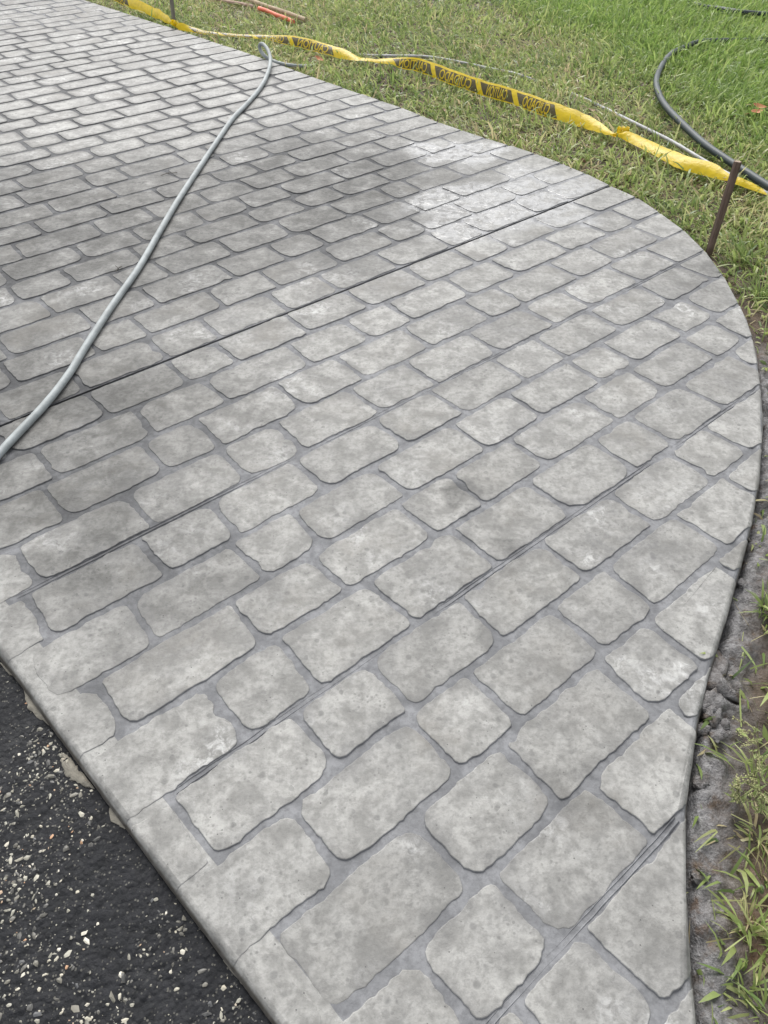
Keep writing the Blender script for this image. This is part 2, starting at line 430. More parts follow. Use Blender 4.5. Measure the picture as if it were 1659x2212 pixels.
# the stamped stones
def build_row(i):
    q0, q1 = BQ[i], BQ[i+1]; qm = (q0+q1)/2
    rnd = random.Random(900+i)
    js = list(JOINTS.get(i, []))
    right = max(PR(q0), PR(q1))
    js = [j for j in js if j < right-.05]
    out = []
    # fill long gaps in the way the mats do: two long stones to one short
    ends = [PL(qm)] + js + [right]
    for a, b_ in zip(ends[:-1], ends[1:]):
        g = b_-a; out.append(a)
        if g > .40:
            k = max(2, round(g/.275)); ws = [rnd.choice((.30, .30, .21, .26)) for _ in range(k)]; s_ = sum(ws); x = a
            if a == ends[0]: ws[0] = rnd.uniform(.10, .28); s_ = sum(ws)
            for w_ in ws[:-1]: x += w_*g/s_; out.append(x)
    out.append(right)
    return q0, q1, out
def outline(q0, q1, a, b_, ta, tb, first, last, step, seed):
    """closed outline of one stone in (p, q); a, b: the joints, ta, tb: their lean"""
    qm = (q0+q1)/2; rnd = random.Random(seed)
    g = .0074 + rnd.uniform(-.0012, .0022)
    qa, qb = q0+g+rnd.uniform(-.002, .003), q1-g-rnd.uniform(-.002, .003)
    if q0 in SAW: qa = q0+.0085
    if q1 in SAW: qb = q1-.0085
    def lp(q): return PL(q) if first else a+ta*(q-qm)+g
    def rp(q): 
        e = PR(q)
        if last: return e, 1
        v = b_+tb*(q-qm)-g
        return (e, 1) if e < v else (v, 0)
    qs = [qa+(qb-qa)*k/16 for k in range(17)]
    ok = [q for q in qs if rp(q)[0]-lp(q) > .03]
    if len(ok) < 4: return None
    qa, qb = ok[0], ok[-1]
    R = [(q, *rp(q)) for q in ok]
    C = [(lp(qa), qa, 1 if first else 0)]
    if any(f for _, _, f in R): C += [(p, q, f) for q, p, f in R]
    else: C += [(R[0][1], qa, 0), (R[-1][1], qb, 0)]
    C.append((lp(qb), qb, 1 if first else 0))
    n = len(C); path = []
    for k in range(n):
        p0 = Vector(C[k-1][:2]); c = Vector(C[k][:2]); p1 = Vector(C[(k+1) % n][:2])
        e0, e1 = p0-c, p1-c; l0, l1 = e0.length, e1.length
        if l0 < 1e-6 or l1 < 1e-6: continue
        e0 /= l0; e1 /= l1; turn = math.degrees(math.acos(max(-1, min(1, -e0.dot(e1)))))
        fl = C[k][2]
        flp = fl and C[k-1][2]; fln = fl and C[(k+1) % n][2]
        if turn < 25 or fl: path.append((c.x, c.y, fl)); continue
        r = rnd.uniform(.014, .050)
        if rnd.random() < .12: r *= .4
        d0, d1 = min(r*rnd.uniform(.75, 1.3), l0*.42), min(r*rnd.uniform(.75, 1.3), l1*.42)
        A, B = c+e0*d0, c+e1*d1
        for t in (0, .25, .5, .75, 1):
            v = A*(1-t)**2*1 + c*(2*t*(1-t)) + B*t*t
            path.append((v.x, v.y, 1 if (fl and ((t < .5 and flp) or (t > .5 and fln) or t == .5)) else 0))
    # resample
    pts = []; n = len(path)
    for k in range(n):
        x0, y0, f0 = path[k]; x1, y1, f1 = path[(k+1) % n]
        L = math.hypot(x1-x0, y1-y0)
        if L < .002: continue
        pts.append((x0, y0, f0)); m_ = int(L/step)
        for j in range(1, m_): pts.append((x0+(x1-x0)*j/m_, y0+(y1-y0)*j/m_, 1 if f0 and f1 else 0))
    return pts
def stone_geo(pts, q0, seed, lod):
    n = len(pts); rnd = random.Random(seed*3+1)
    if n < 5: return None
    X = np.array([[a, b_] for a, b_, _ in pts]); E = np.array([f for _, _, f in pts], float)
    nx = np.roll(X, -1, 0)-np.roll(X, 1, 0); nx /= np.linalg.norm(nx, axis=1)[:, None]+1e-9
    N = np.stack([nx[:, 1], -nx[:, 0]], 1)                                        # outward
    s_ = np.cumsum(np.linalg.norm(X-np.roll(X, 1, 0), axis=1))
    d = (vnoise(s_*24, np.full(n, seed*1.7), 3)-.5)*.0075 + (vnoise(s_*75, np.full(n, seed*2.3), 5)-.5)*.0052 + (vnoise(s_*190, np.full(n, seed*2.9), 7)-.5)*.0026*(lod < 2.6)
    if rnd.random() < .35:                                                        # now and then a chipped bite
        c0 = rnd.uniform(0, s_[-1]); d = d - .009*np.exp(-((s_-c0)/.016)**2)
    X = X + N*(d*(1-E))[:, None]
    left = E > 0
    prof = [(0, ZF-.0012), (.0014, -.0008), (.0032, 0), (.024, 0)]
    nr = 4 if not left.any() else 3
    zt = rnd.uniform(-.0010, .0012); tilt = (rnd.uniform(-.006, .006), rnd.uniform(-.008, .008)); c0 = X.mean(0)
    V = []
    for k in range(nr):
        Y = X-N*prof[k][0]
        if k == 3:                                        # the line up to which the stone has dried
            hx = (X.max(0)-X.min(0))/2; kk = 1-np.clip((.018+.030*vnoise(s_*14, np.full(n, seed*3.1), 6))[:, None]/hx, 0, .7); Y = c0+(X-c0)*kk
        zz = prof[k][1] + (zt + (Y[:, 0]-c0[0])*tilt[0] + (Y[:, 1]-c0[1])*tilt[1])*(k > 0)
        for (p, q), z_ in zip(Y, zz): V.append((p, q, z_))
    F = []; mats = []
    for k in range(nr-1):
        for j in range(n):
            j2 = (j+1) % n; F.append((k*n+j, k*n+j2, (k+1)*n+j2, (k+1)*n+j))
            mats.append(1 if (k == 0 and not left[j]) else 0)
    F.append(tuple(range((nr-1)*n, nr*n))); mats.append(0); flat = [False]*(2*n)+[True]*(len(F)-2*n)
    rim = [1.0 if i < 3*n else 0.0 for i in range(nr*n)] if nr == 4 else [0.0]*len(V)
    if left.any():
        # a stone on the slab's edge is rounded over with it
        bm = bmesh.new(); bv = [bm.verts.new(v) for v in V]
        lay = bm.faces.layers.int.new('m'); lf = bm.faces.layers.int.new('f')
        for f, m_, fl in zip(F, mats, flat):
            try: fc = bm.faces.new([bv[i] for i in f])
            except ValueError: continue
            fc[lay] = m_; fc[lf] = int(fl)
        qm = float(c0[1])
        isl = (E*(X[:, 0] < .5)).any() and abs(X[:, 0].min()-PL(qm)) < .06
        isr = any(abs(x[0]-PR(x[1])) < .004 for x, e in zip(X, E) if e)
        if isl:
            for t in (1, .62, .32, .12):
                bmesh.ops.bisect_plane(bm, geom=bm.verts[:]+bm.edges[:]+bm.faces[:], plane_co=(PL(qm)+.017*t, qm, 0), plane_no=(1, .073, 0), dist=1e-5)
        if isr:
            sl = dPR(qm); k = math.sqrt(1+sl*sl)
            for t in (1, .62, .32, .12):
                bmesh.ops.bisect_plane(bm, geom=bm.verts[:]+bm.edges[:]+bm.faces[:], plane_co=(PR(qm)-.015*t*k, qm, 0), plane_no=(1, -sl, 0), dist=1e-5)
        for v in bm.verts:
            p, q = v.co.x, v.co.y
            if isl: v.co.z += edge_l(p-PL(q))
            if isr: v.co.z += edge_r((PR(q)-p)/math.sqrt(1+dPR(q)**2))
        bm.verts.index_update(); rim = [0.0]*len(bm.verts)
        V = [v.co[:] for v in bm.verts]; F = [tuple(v.index for v in f.verts) for f in bm.faces]
        mats = [f[lay] for f in bm.faces]; flat = []
        for f in bm.faces:
            p, q, _ = f.calc_center_median()
            roll = (isl and p-PL(q) < .0169) or (isr and (PR(q)-p)/math.sqrt(1+dPR(q)**2) < .0149)
            flat.append(bool(f[lf]) and not roll)
        bm.free()
    return [W(*v) for v in V], F, mats, flat, rim
stones = []
for i in range(len(BQ)-1):
    q0, q1, js = build_row(i)
    rj = random.Random(77+i)
    tl = [0]+[rj.uniform(-.06, .06) for _ in js[1:-1]]+[0]
    for k in range(len(js)-1):
        seed = i*40+k
        c = W((js[k]+js[k+1])/2, (q0+q1)/2); dist = math.hypot(c[0], c[1])
        step = .0085 if dist < 1.7 else (.012 if dist < 2.6 else (.02 if dist < 3.6 else .032))
        pts = outline(q0, q1, js[k], js[k+1], tl[k], tl[k+1], k == 0, k == len(js)-2, step, seed)
        if not pts: continue
        g = stone_geo(pts, q0, seed, dist)
        if not g: continue
        px = pix(c); vis = -40 < px[0] < 1700 and -30 < px[1] < 2260
        area = (js[k+1]-js[k])*(q1-q0)/max(.5, dist)**3
        stones.append((0 if vis else 1, -area, g))
stones.sort(key=lambda t: (t[0], t[1]))
for _, _, (V, F, mm, fl, rm) in stones[:300]:
    me = mesh('stone', V, F); me.polygons.foreach_set('material_index', mm)
    me.polygons.foreach_set('use_smooth', [not x for x in fl])
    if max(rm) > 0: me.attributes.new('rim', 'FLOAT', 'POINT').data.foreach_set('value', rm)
    link('stone', me, [M_STONE, M_JOINT], drive)
V = []; F = []; MM = []; SM = []; RM = []
for _, _, (v, f, mm, fl, rm) in stones[300:]:
    b0 = len(V); V += v; F += [tuple(x+b0 for x in t) for t in f]; MM += mm; RM += rm; SM += [not x for x in fl]
me = mesh('stone_field', V, F); me.polygons.foreach_set('material_index', MM); me.polygons.foreach_set('use_smooth', SM)
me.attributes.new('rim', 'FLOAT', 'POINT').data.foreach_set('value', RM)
tag(link('stone_field', me, [M_STONE, M_JOINT], drive), kind='stuff')
print('stones', len(stones), 'visible', sum(1 for s in stones if s[0] == 0))

# ------------------------------------------------------------------ ground
def edge_dist(x, y):
    """metres outside the driveway's curved edge (negative on the slab)"""
    x = np.asarray(x, float); y = np.asarray(y, float)
    p = x*UX+y*UY; q = -x*UY+y*UX
    e = np.interp(q, _qs, _ps); sl = np.gradient(_ps, _qs); k = np.sqrt(1+np.interp(q, _qs, sl)**2)
    return (p-e)/k
def soil_z(x, y):
    d = edge_dist(x, y)
    near = np.clip((2.75-y)/.5, 0, 1)                       # the muddy verge by the near end
    z = -.050 + .018*(fbm(x*1.7, y*1.7, 4)-.5) + .006*(fbm(x*14, y*14, 9)-.5)
    lump = fbm(x*16, y*16, 21, 5); ridge = 1-np.abs(2*fbm(x*11, y*11, 33, 4)-1)*2.2
    mud = -.046 + .046*(lump-.5) + .026*np.clip(ridge, -1, 1)*np.exp(-((d-.05)/.05)**2)+.020*(fbm(x*55, y*55, 41, 3)-.5)
    mud = mud - .026*np.exp(-(np.clip(d, 0, 1)/.012)**2)*(.3+1.1*vnoise(x*9, y*9, 19))
    return z*(1-near)+mud*near

def soil_mat():
    b = NB('soil'); P = b.pos()
    n = b.noise(P, 9, 5, .65, .3); f = b.noise(P, 70, 5, .7)
    c = b.mix(b.rng(n, .35, .65), (.050, .033, .022), (.120, .082, .053))
    c = b.mix(b.math('MULTIPLY', b.rng(f, .4, .7), .5), c, (.05, .038, .028))
    c = b.mix(b.rng(b.noise(P, 3.1, 3), .55, .68, 0, .5), c, (.16, .085, .04))
    at_ = b.new('ShaderNodeAttribute', attribute_name='slurry')
    sl = b.math('MULTIPLY', at_.outputs['Fac'], b.rng(b.noise(P, 24, 4, .6), .25, .5))
    gc = b.mix(b.rng(f, .35, .7), (.105, .104, .107), (.27, .267, .27))
    c = b.mix(sl, c, gc)
    b.put(b.b, 'Base Color', c); b.put(b.b, 'Roughness', b.mixf(sl, .8, .45))
    b.put(b.b, 'Normal', b.bump(b.math('ADD', f, b.noise(P, 200, 3)), .006, .9))
    return b.m
M_SOIL = soil_mat()
def soil_sheet(name, x0, x1, y0, y1, st, zoff=0.0, cut=-.03):
    nx, ny = int((x1-x0)/st)+1, int((y1-y0)/st)+1
    gx, gy = np.meshgrid(np.linspace(x0, x1, nx), np.linspace(y0, y1, ny))
    z = soil_z(gx, gy)+zoff; d = edge_dist(gx, gy)
    idx = np.arange(nx*ny).reshape(ny, nx)
    qd = np.stack([idx[:-1, :-1], idx[:-1, 1:], idx[1:, 1:], idx[1:, :-1]], -1).reshape(-1, 4)
    keep = (d[:-1, :-1] > cut).reshape(-1)
    me = big_mesh(name, np.stack([gx, gy, z], -1).reshape(-1, 3), np.zeros((0, 3), int), qd[keep])
    sl = np.exp(-(np.clip(d, 0, 9)/(.075+.05*vnoise(gx*5, gy*5, 8)))**2)*np.clip((2.62-gy)/.35, 0, 1)
    a = me.attributes.new('slurry', 'FLOAT', 'POINT')
    if len(me.vertices) == nx*ny: a.data.foreach_set('value', sl.astype(np.float32).ravel())
    o = link(name, me, M_SOIL); return o
tag(soil_sheet('soil_verge', .40, 1.95, .05, 2.60, .0075), 'grey mud and brown soil along the near driveway edge', kind='structure')
tag(soil_sheet('verge_soil', 1.95, 6.0, -.5, 2.60, .05), 'brown soil under the grass right of the muddy strip', kind='structure')
tag(soil_sheet('lawn_soil', -4.5, 6.0, 2.60, 13.0, .05), 'brown soil under the lawn', kind='structure')
# everything beyond: one sheet to the horizon
gm = simple('far_ground', (.09, .10, .05), .9, .4, 3, .01)
g = 120
tag(link('ground', mesh('ground', [(-g, -g, -.125), (g, -g, -.125), (g, g, -.125), (-g, g, -.125)], [(0, 1, 2, 3)]), gm), 'dull green ground around the driveway', kind='structure')

# ------------------------------------------------------------------ asphalt
def asphalt_mat():
    b = NB('asphalt'); P = b.pos()
    n = b.noise(P, 40, 5, .7, .3); f = b.noise(P, 160, 4, .65)
    c = b.mix(b.rng(n, .35, .7), (.0065, .0072, .009), (.016, .0168, .020))
    vn = b.voro(P, 210); s3 = b.new('ShaderNodeSeparateColor'); b.put(s3, 0, vn.outputs['Color'])
    ch = b.math('MULTIPLY', b.rng(vn.outputs['Distance'], .5, .38), b.rng(s3.outputs[0], .80, .98))
    c = b.mix(b.math('MULTIPLY', ch, .7), c, (.15, .145, .125))
    va = b.voro(P, 115); s4 = b.new('ShaderNodeSeparateColor'); b.put(s4, 0, va.outputs['Color'])
    c = b.mix(b.math('MULTIPLY', b.rng(va.outputs['Distance'], .55, .3), b.rng(s4.outputs[2], .3, 1.0, 0, .8)), c, (.022, .023, .025))
    b.put(b.b, 'Base Color', c)
    smooth = b.rng(b.noise(P, 6, 3), .55, .68)
    b.put(b.b, 'Roughness', b.mixf(smooth, .75, .5)); b.b.inputs['Specular IOR Level'].default_value = .35
    vb = b.voro(P, 85); hh = b.math('ADD', b.math('ADD', n, b.math('MULTIPLY', f, .4)), b.math('MULTIPLY', vb.outputs['Distance'], -.7))
    b.put(b.b, 'Normal', b.bump(hh, .007, .85))
    return b.m
M_ASPH = asphalt_mat()
ZA = -.034
def asph_z(x, y): return ZA + .008*(fbm(x*85, y*85, 51, 3)-.5) + .010*(fbm(x*9, y*9, 52, 3)-.5)
def asphalt():
    x0, x1, y0, y1, st = -1.25, .25, -.25, 1.45, .006
    nx, ny = int((x1-x0)/st)+1, int((y1-y0)/st)+1
    gx, gy = np.meshgrid(np.linspace(x0, x1, nx), np.linspace(y0, y1, ny))
    z = asph_z(gx, gy); p = gx*UX+gy*UY; q = -gx*UY+gy*UX
    over = p-(.1125-.073*q)
    idx = np.arange(nx*ny).reshape(ny, nx)
    qd = np.stack([idx[:-1, :-1], idx[:-1, 1:], idx[1:, 1:], idx[1:, :-1]], -1).reshape(-1, 4)
    keep = (over[:-1, :-1] < .05).reshape(-1)
    near = link('asphalt_road', big_mesh('asphalt_road', np.stack([gx, gy, z], -1).reshape(-1, 3), np.zeros((0, 3), int), qd[keep]), M_ASPH)
    tag(near, 'black wet looking asphalt with pale stone chips beside the driveway', kind='structure')
    # the rest of the roadway, a little lower so that the two never share a plane
    V = [W(-6, -6, ZA-.018), W(.14, -6, ZA-.018), W(-.9, 14, ZA-.018), W(-6, 14, ZA-.018)]
    V[1] = W(.1125+.073*6-.002, -6, ZA-.018); V[2] = W(.1125-.073*14-.002, 14, ZA-.018)
    link('asphalt_sheet', mesh('asphalt_sheet', V, [(0, 1, 2, 3)]), M_ASPH, near)
    return near
road = asphalt()
# pale stone chips bedded in the asphalt: far too many to count
def chips():
    ico = bmesh.new(); bmesh.ops.create_icosphere(ico, subdivisions=1, radius=1.0)
    bv = np.array([v.co[:] for v in ico.verts]); bf = np.array([[v.index for v in f.verts] for f in ico.faces]); ico.free()
    V = []; T = []; K = []; k = 0; base = 0
    N = 8500
    while k < N:
        x, y = RNG.uniform(-1.1, .2), RNG.uniform(-.1, 1.3)
        p, q = PQ(x, y)
        if p > .1125-.073*q-.006: continue
        if fbm(x*4.5, y*4.5, 71, 2) < RNG.uniform(.30, .62): continue
        k += 1
        s_ = .0012*math.exp(abs(RNG.normal(0, .78))); s_ = min(s_, .0060)
        sc = np.array([s_*RNG.uniform(.8, 1.9), s_*RNG.uniform(.7, 1.1), s_*RNG.uniform(.45, .7)])
        v = bv*(1+RNG.uniform(-.5, .3, (len(bv), 1)))*sc
        a = RNG.uniform(0, 6.28); c, s2 = math.cos(a), math.sin(a)
        v = np.stack([v[:, 0]*c-v[:, 1]*s2, v[:, 0]*s2+v[:, 1]*c, v[:, 2]], 1)
        V.append(v+np.array([x, y, float(asph_z(x, y))-sc[2]*.18])); T.append(bf+base); base += len(bv)
        K.append(np.full(len(bv), RNG.random()))
    me = big_mesh('stone_chips', np.concatenate(V), np.concatenate(T), np.zeros((0, 4), int), False)
    me.attributes.new('tint', 'FLOAT', 'POINT').data.foreach_set('value', np.concatenate(K).astype(np.float32))
    b = NB('chip'); t = b.new('ShaderNodeAttribute', attribute_name='tint').outputs['Fac']
    r = b.new('ShaderNodeValToRGB'); b.put(r, 0, t); e = r.color_ramp.elements
    e[0].position = 0; e[0].color = (.06, .062, .066, 1); e[1].position = 1; e[1].color = (.46, .25, .13, 1)
    for pos_, c in ((.30, (.11, .105, .09, 1)), (.55, (.20, .19, .155, 1)), (.72, (.36, .35, .29, 1)), (.86, (.42, .39, .31, 1)), (.93, (.58, .55, .47, 1)), (.965, (.40, .33, .24, 1))):
        x = e.new(pos_); x.color = c
    b.put(b.b, 'Base Color', r.outputs[0]); b.put(b.b, 'Roughness', .45)
    o = link('stone_chips', me, b.m, road)
    o['kind'] = 'stuff'
chips()
# dried mortar that ran out under the slab's edge
M_SMEAR = simple('mortar', (.215, .20, .165), .8, .22, 60, .002)
def smear(dpts, seed):
    c = sum((at(*d, ZA) for d in dpts), Vector())/len(dpts)
    ring = []
    n = len(dpts)
    for k in range(n):
        a, b_ = at(*dpts[k], ZA), at(*dpts[(k+1) % n], ZA)
        for j in range(8):
            v = a.lerp(b_, j/8); w = .006*n1(k*8.3+j*.6, seed)+.003*n1(k*31+j*1.9, seed+1); ring.append(v+(v-c).normalized()*w)
    V = []; F = []; n = len(ring)
    for v in ring: V.append((v.x, v.y, ZA-.008))
    for v in ring: V.append((v.x*.985+c.x*.015, v.y*.985+c.y*.015, ZA+.0028+.0010*n1(v.x*60, 3)))
    V.append((c.x, c.y, ZA+.0034))
    for k in range(n):
        k2 = (k+1) % n; F += [(k, k2, n+k2, n+k), (n+k, n+k2, 2*n)]
    link('mortar_smear', mesh('mortar_smear', V, F, True), M_SMEAR, road)
smear([(40, 1465), (52, 1490), (60, 1535), (98, 1560), (112, 1568), (104, 1548), (70, 1505)], 1)
smear([(135, 1628), (132, 1645), (148, 1680), (160, 1685), (190, 1703), (205, 1705), (180, 1672), (155, 1638)], 2)
smear([(236, 1740), (240, 1775), (276, 1793), (300, 1815), (318, 1832), (300, 1806), (262, 1762)], 3)
smear([(318, 1838), (340, 1868), (362, 1888), (372, 1915), (385, 1930), (372, 1900), (345, 1865)], 4)
smear([(440, 2014), (455, 2032), (450, 2022), (447, 2012)], 5)
smear([(480, 2060), (485, 2080), (520, 2125), (545, 2155), (556, 2160), (530, 2125), (505, 2090)], 6)
smear([(0, 1432), (8, 1442), (22, 1460), (28, 1456), (10, 1436)], 7)

# ------------------------------------------------------------------ hoses
M_HOSE = simple('hose_grey', (.265, .292, .295), .55, .16, 16, .0006)
M_CABLE = simple('hose_pale', (.36, .36, .37), .5, .12, 14, .0006)
M_DARKHOSE = simple('hose_dark', (.016, .028, .032), .5, .18, 9, .0005)
def hose(name, dpts, r, mat, label, cat, n=14, wob=.02):
    path = [at(x, y, z) for x, y, z in dpts]
    o = link(name, tube_mesh(name, spline(path, n), r, 14, True, wob), mat)
    return tag(o, label, cat)
zr = .0130
hose('garden_hose', [(-150, 1150, zr), (-70, 1066, zr), (0, 978, zr), (98, 873, zr), (150, 806, zr), (183, 752, zr), (240, 664, zr), (300, 578, zr), (345, 500, zr), (385, 432, zr), (432, 360, zr),
  (470, 303, zr), (502, 257, zr), (530, 228, zr), (553, 202, zr), (570, 177, zr+.004), (581, 150, zr+.012), (584, 127, .04), (578, 107, .07), (568, 95.5, .085), (561.5, 97, .075), (562.5, 108, .045), (573, 122, .018),
  (588, 131, 0), (613, 139, -.006), (646, 143, -.02), (672, 143, -.05)], .0126, M_HOSE,
  'thick grey rubber hose snaking across the stamped concrete driveway', 'hose')
def zig(lst): return lst
hose('thin_hose', [(760, 118, -0.059), (800, 120, -0.044), (850, 121, -0.030), (920, 122.5, -0.026), (986, 133, -0.028), (1053, 147, -0.034), (1106, 157.5, -0.034), (1130, 165, -0.032), (1189, 186, -0.051), (1249, 208, -0.046), (1306, 234, -0.036),
  (1353, 257, -0.018), (1406, 283, -0.014), (1456, 308, -0.012), (1549, 363, -0.010), (1660, 419, -0.010), (1760, 470, -0.010)], .0095, M_CABLE,
  'thin pale grey hose half hidden in the grass behind the yellow tape', 'hose')
hose('dark_hose', [(1760, 465, 0.012), (1659, 402, 0.012), (1573, 347, 0.012), (1520, 310, 0.012), (1473, 267, 0.012), (1440, 232, 0.012), (1424, 205, 0.012), (1418, 182, 0.012), (1421, 160, 0.012), (1434, 135, 0.012), (1452, 115, 0.012), (1476, 103, 0.008), (1505, 92, 0.006),
  (1540, 88, -0.008), (1600, 88, -0.028), (1660, 86, -0.018), (1720, 78, 0.002), (1755, 60, 0.012), (1735, 42, 0.012), (1690, 34, 0.012), (1659, 31, 0.012), (1600, 26, 0.012), (1560, 20, 0.006), (1513, 13, -0.008), (1480, 5, -0.028)], .0195, M_DARKHOSE,
  'dark green black hose curving through the lawn past the wooden stake', 'hose')

# ------------------------------------------------------------------ wooden stakes and poles
def wood_mat(name, rgb, rgb2, rough=.8):
    b = NB(name); tc = b.new('ShaderNodeTexCoord').outputs['Object']
    mp = b.new('ShaderNodeMapping'); b.put(mp, 'Vector', tc); mp.inputs['Scale'].default_value = (60, 60, 5)
    n = b.noise(mp.outputs[0], 1.5, 5, .65, .6); f = b.noise(b.pos(), 12, 4)
    c = b.mix(b.rng(n, .3, .7), rgb, rgb2); c = b.mix(b.math('MULTIPLY', b.rng(f, .4, .7), .4), c, tuple(x*.55 for x in rgb))
    b.put(b.b, 'Base Color', c); b.put(b.b, 'Roughness', rough); b.put(b.b, 'Normal', b.bump(n, .003, .8))
    return b.m
M_STAKE = wood_mat('stake_wood', (.075, .048, .035), (.165, .115, .088))
M_GREYWOOD = wood_mat('grey_wood', (.13, .12, .105), (.26, .24, .21))
M_TAN = wood_mat('tan_wood', (.34, .26, .17), (.52, .42, .29))
M_CUT = wood_mat('cut_wood', (.30, .22, .16), (.42, .33, .25))
M_ORANGE = simple('orange_paint', (.72, .16, .085), .55, .12, 30)
def stake(name, a, b_, w, mat, endmat, label, cat, tip=False, sides=4, rot=.6):
    """a long bar from a to b whose arrises are worn; the end at b is cut off"""
    a, b_ = Vector(a), Vector(b_); L = (b_-a).length
    bm = bmesh.new(); N = 12; rings = []
    for i in range(N+1):
        t = i/N; ww = w*(1+.05*n1(t*7, 6)); 
        if tip and t < .12: ww *= .3+.7*t/.12
        ring = []
        for k in range(sides*3):
            ang = 2*math.pi*k/(sides*3)+rot
            rr = ww/2 if sides > 6 else ww/2*(1.0/max(abs(math.cos(ang-rot)), abs(math.sin(ang-rot))))**.75
            ring.append(bm.verts.new((rr*math.cos(ang)+.0025*n1(t*5, 8), rr*math.sin(ang)+.0025*n1(t*4, 9), t*L)))
        rings.append(ring)
    for i in range(N):
        for k in range(len(ring)):
            k2 = (k+1) % len(ring); bm.faces.new((rings[i][k], rings[i][k2], rings[i+1][k2], rings[i+1][k]))
    bm.faces.new(list(reversed(rings[0])))
    me = bpy.data.meshes.new(name); bm.to_mesh(me); 
    cap = bmesh.new()
    vs = [cap.verts.new((v.co.x*.97, v.co.y*.97, v.co.z+.001+.0015*math.sin(k*2.1))) for k, v in enumerate(rings[-1])]
    vs0 = [cap.verts.new((v.co.x, v.co.y, v.co.z)) for v in rings[-1]]
    cap.faces.new(vs)
    for k in range(len(vs)): cap.faces.new((vs0[k], vs0[(k+1) % len(vs)], vs[(k+1) % len(vs)], vs[k]))
    cm = bpy.data.meshes.new('cut_end'); cap.to_mesh(cm); bm.free(); cap.free()
    o = bpy.data.objects.new(name, me); me.materials.append(mat); col.objects.link(o)
    o.location = a; o.rotation_mode = 'QUATERNION'; o.rotation_quaternion = (b_-a).to_track_quat('Z', 'Y')
    c = bpy.data.objects.new('cut_end', cm); cm.materials.append(endmat); col.objects.link(c); c.parent = o
    for p_ in me.polygons: p_.use_smooth = sides > 6
    return tag(o, label, cat)
def ray_at(dx, dy, y):
    d = ray(dx, dy); t = y/d.y; return Vector((d.x*t, y, CAM_H+d.z*t))
sb = at(1531, 546, -.02); sb = Vector((sb.x+.010, sb.y+.016, -.16))
st_top = ray_at(1593, 349, sb.y+.07)
stake('wooden_stake', sb, st_top, .029, M_STAKE, M_CUT, 'weathered brown wooden stake leaning at the driveway edge', 'stake')
fb = at(377, 56, -.03); ft = ray_at(362, -60, fb.y+.02)
fb.z = -.14
stake('grey_stake', fb, ft, .030, M_GREYWOOD, M_CUT, 'grey wooden stake with yellow tape knotted round its foot', 'stake')
stake('tan_pole', at(500, -14, .0), at(661, 43, -.012), .034, M_TAN, M_CUT, 'tan wooden pole lying in the grass beside the orange one', 'pole', sides=8)
stake('orange_pole', at(560, 17, -.008), at(634, 47, -.018), .032, M_ORANGE, M_ORANGE, 'orange painted pole lying in the grass', 'pole', sides=8)
stake('pale_pole', at(440, -8, -.012), at(548, 14, -.02), .024, wood_mat('pink_wood', (.42, .27, .22), (.55, .40, .34)), M_CUT, 'thin pinkish pole lying in the grass behind the tan pole', 'pole', sides=8)

# ------------------------------------------------------------------ yellow caution tape
def tape_mat(name, rgb, trans=.35):
    b = NB(name); P = b.pos(); n = b.noise(P, 30, 3)
    c = b.mix(b.rng(n, .3, .7, 0, .6), rgb, tuple(x*.7 for x in rgb))
    b.put(b.b, 'Base Color', c); b.put(b.b, 'Roughness', .34)
    b.put(b.b, 'Normal', b.bump(b.noise(P, 45, 3, .5, .8), .006, .5))
    tr = b.new('ShaderNodeBsdfTranslucent'); b.put(tr, 'Color', c)
    mx = b.new('ShaderNodeMixShader'); mx.inputs[0].default_value = trans
    b.l.new(b.b.outputs[0], mx.inputs[1]); b.l.new(tr.outputs[0], mx.inputs[2]); b.l.new(mx.outputs[0], b.out.inputs['Surface'])
    return b.m
M_TAPE = tape_mat('tape_yellow', (.82, .60, .012))
M_INK = tape_mat('tape_ink', (.085, .066, .010), .15)
tape = tag(empty('caution_tape', at(1326, 292, -.03)), 'long yellow caution tape with black lettering strung low along the grass', 'caution tape')
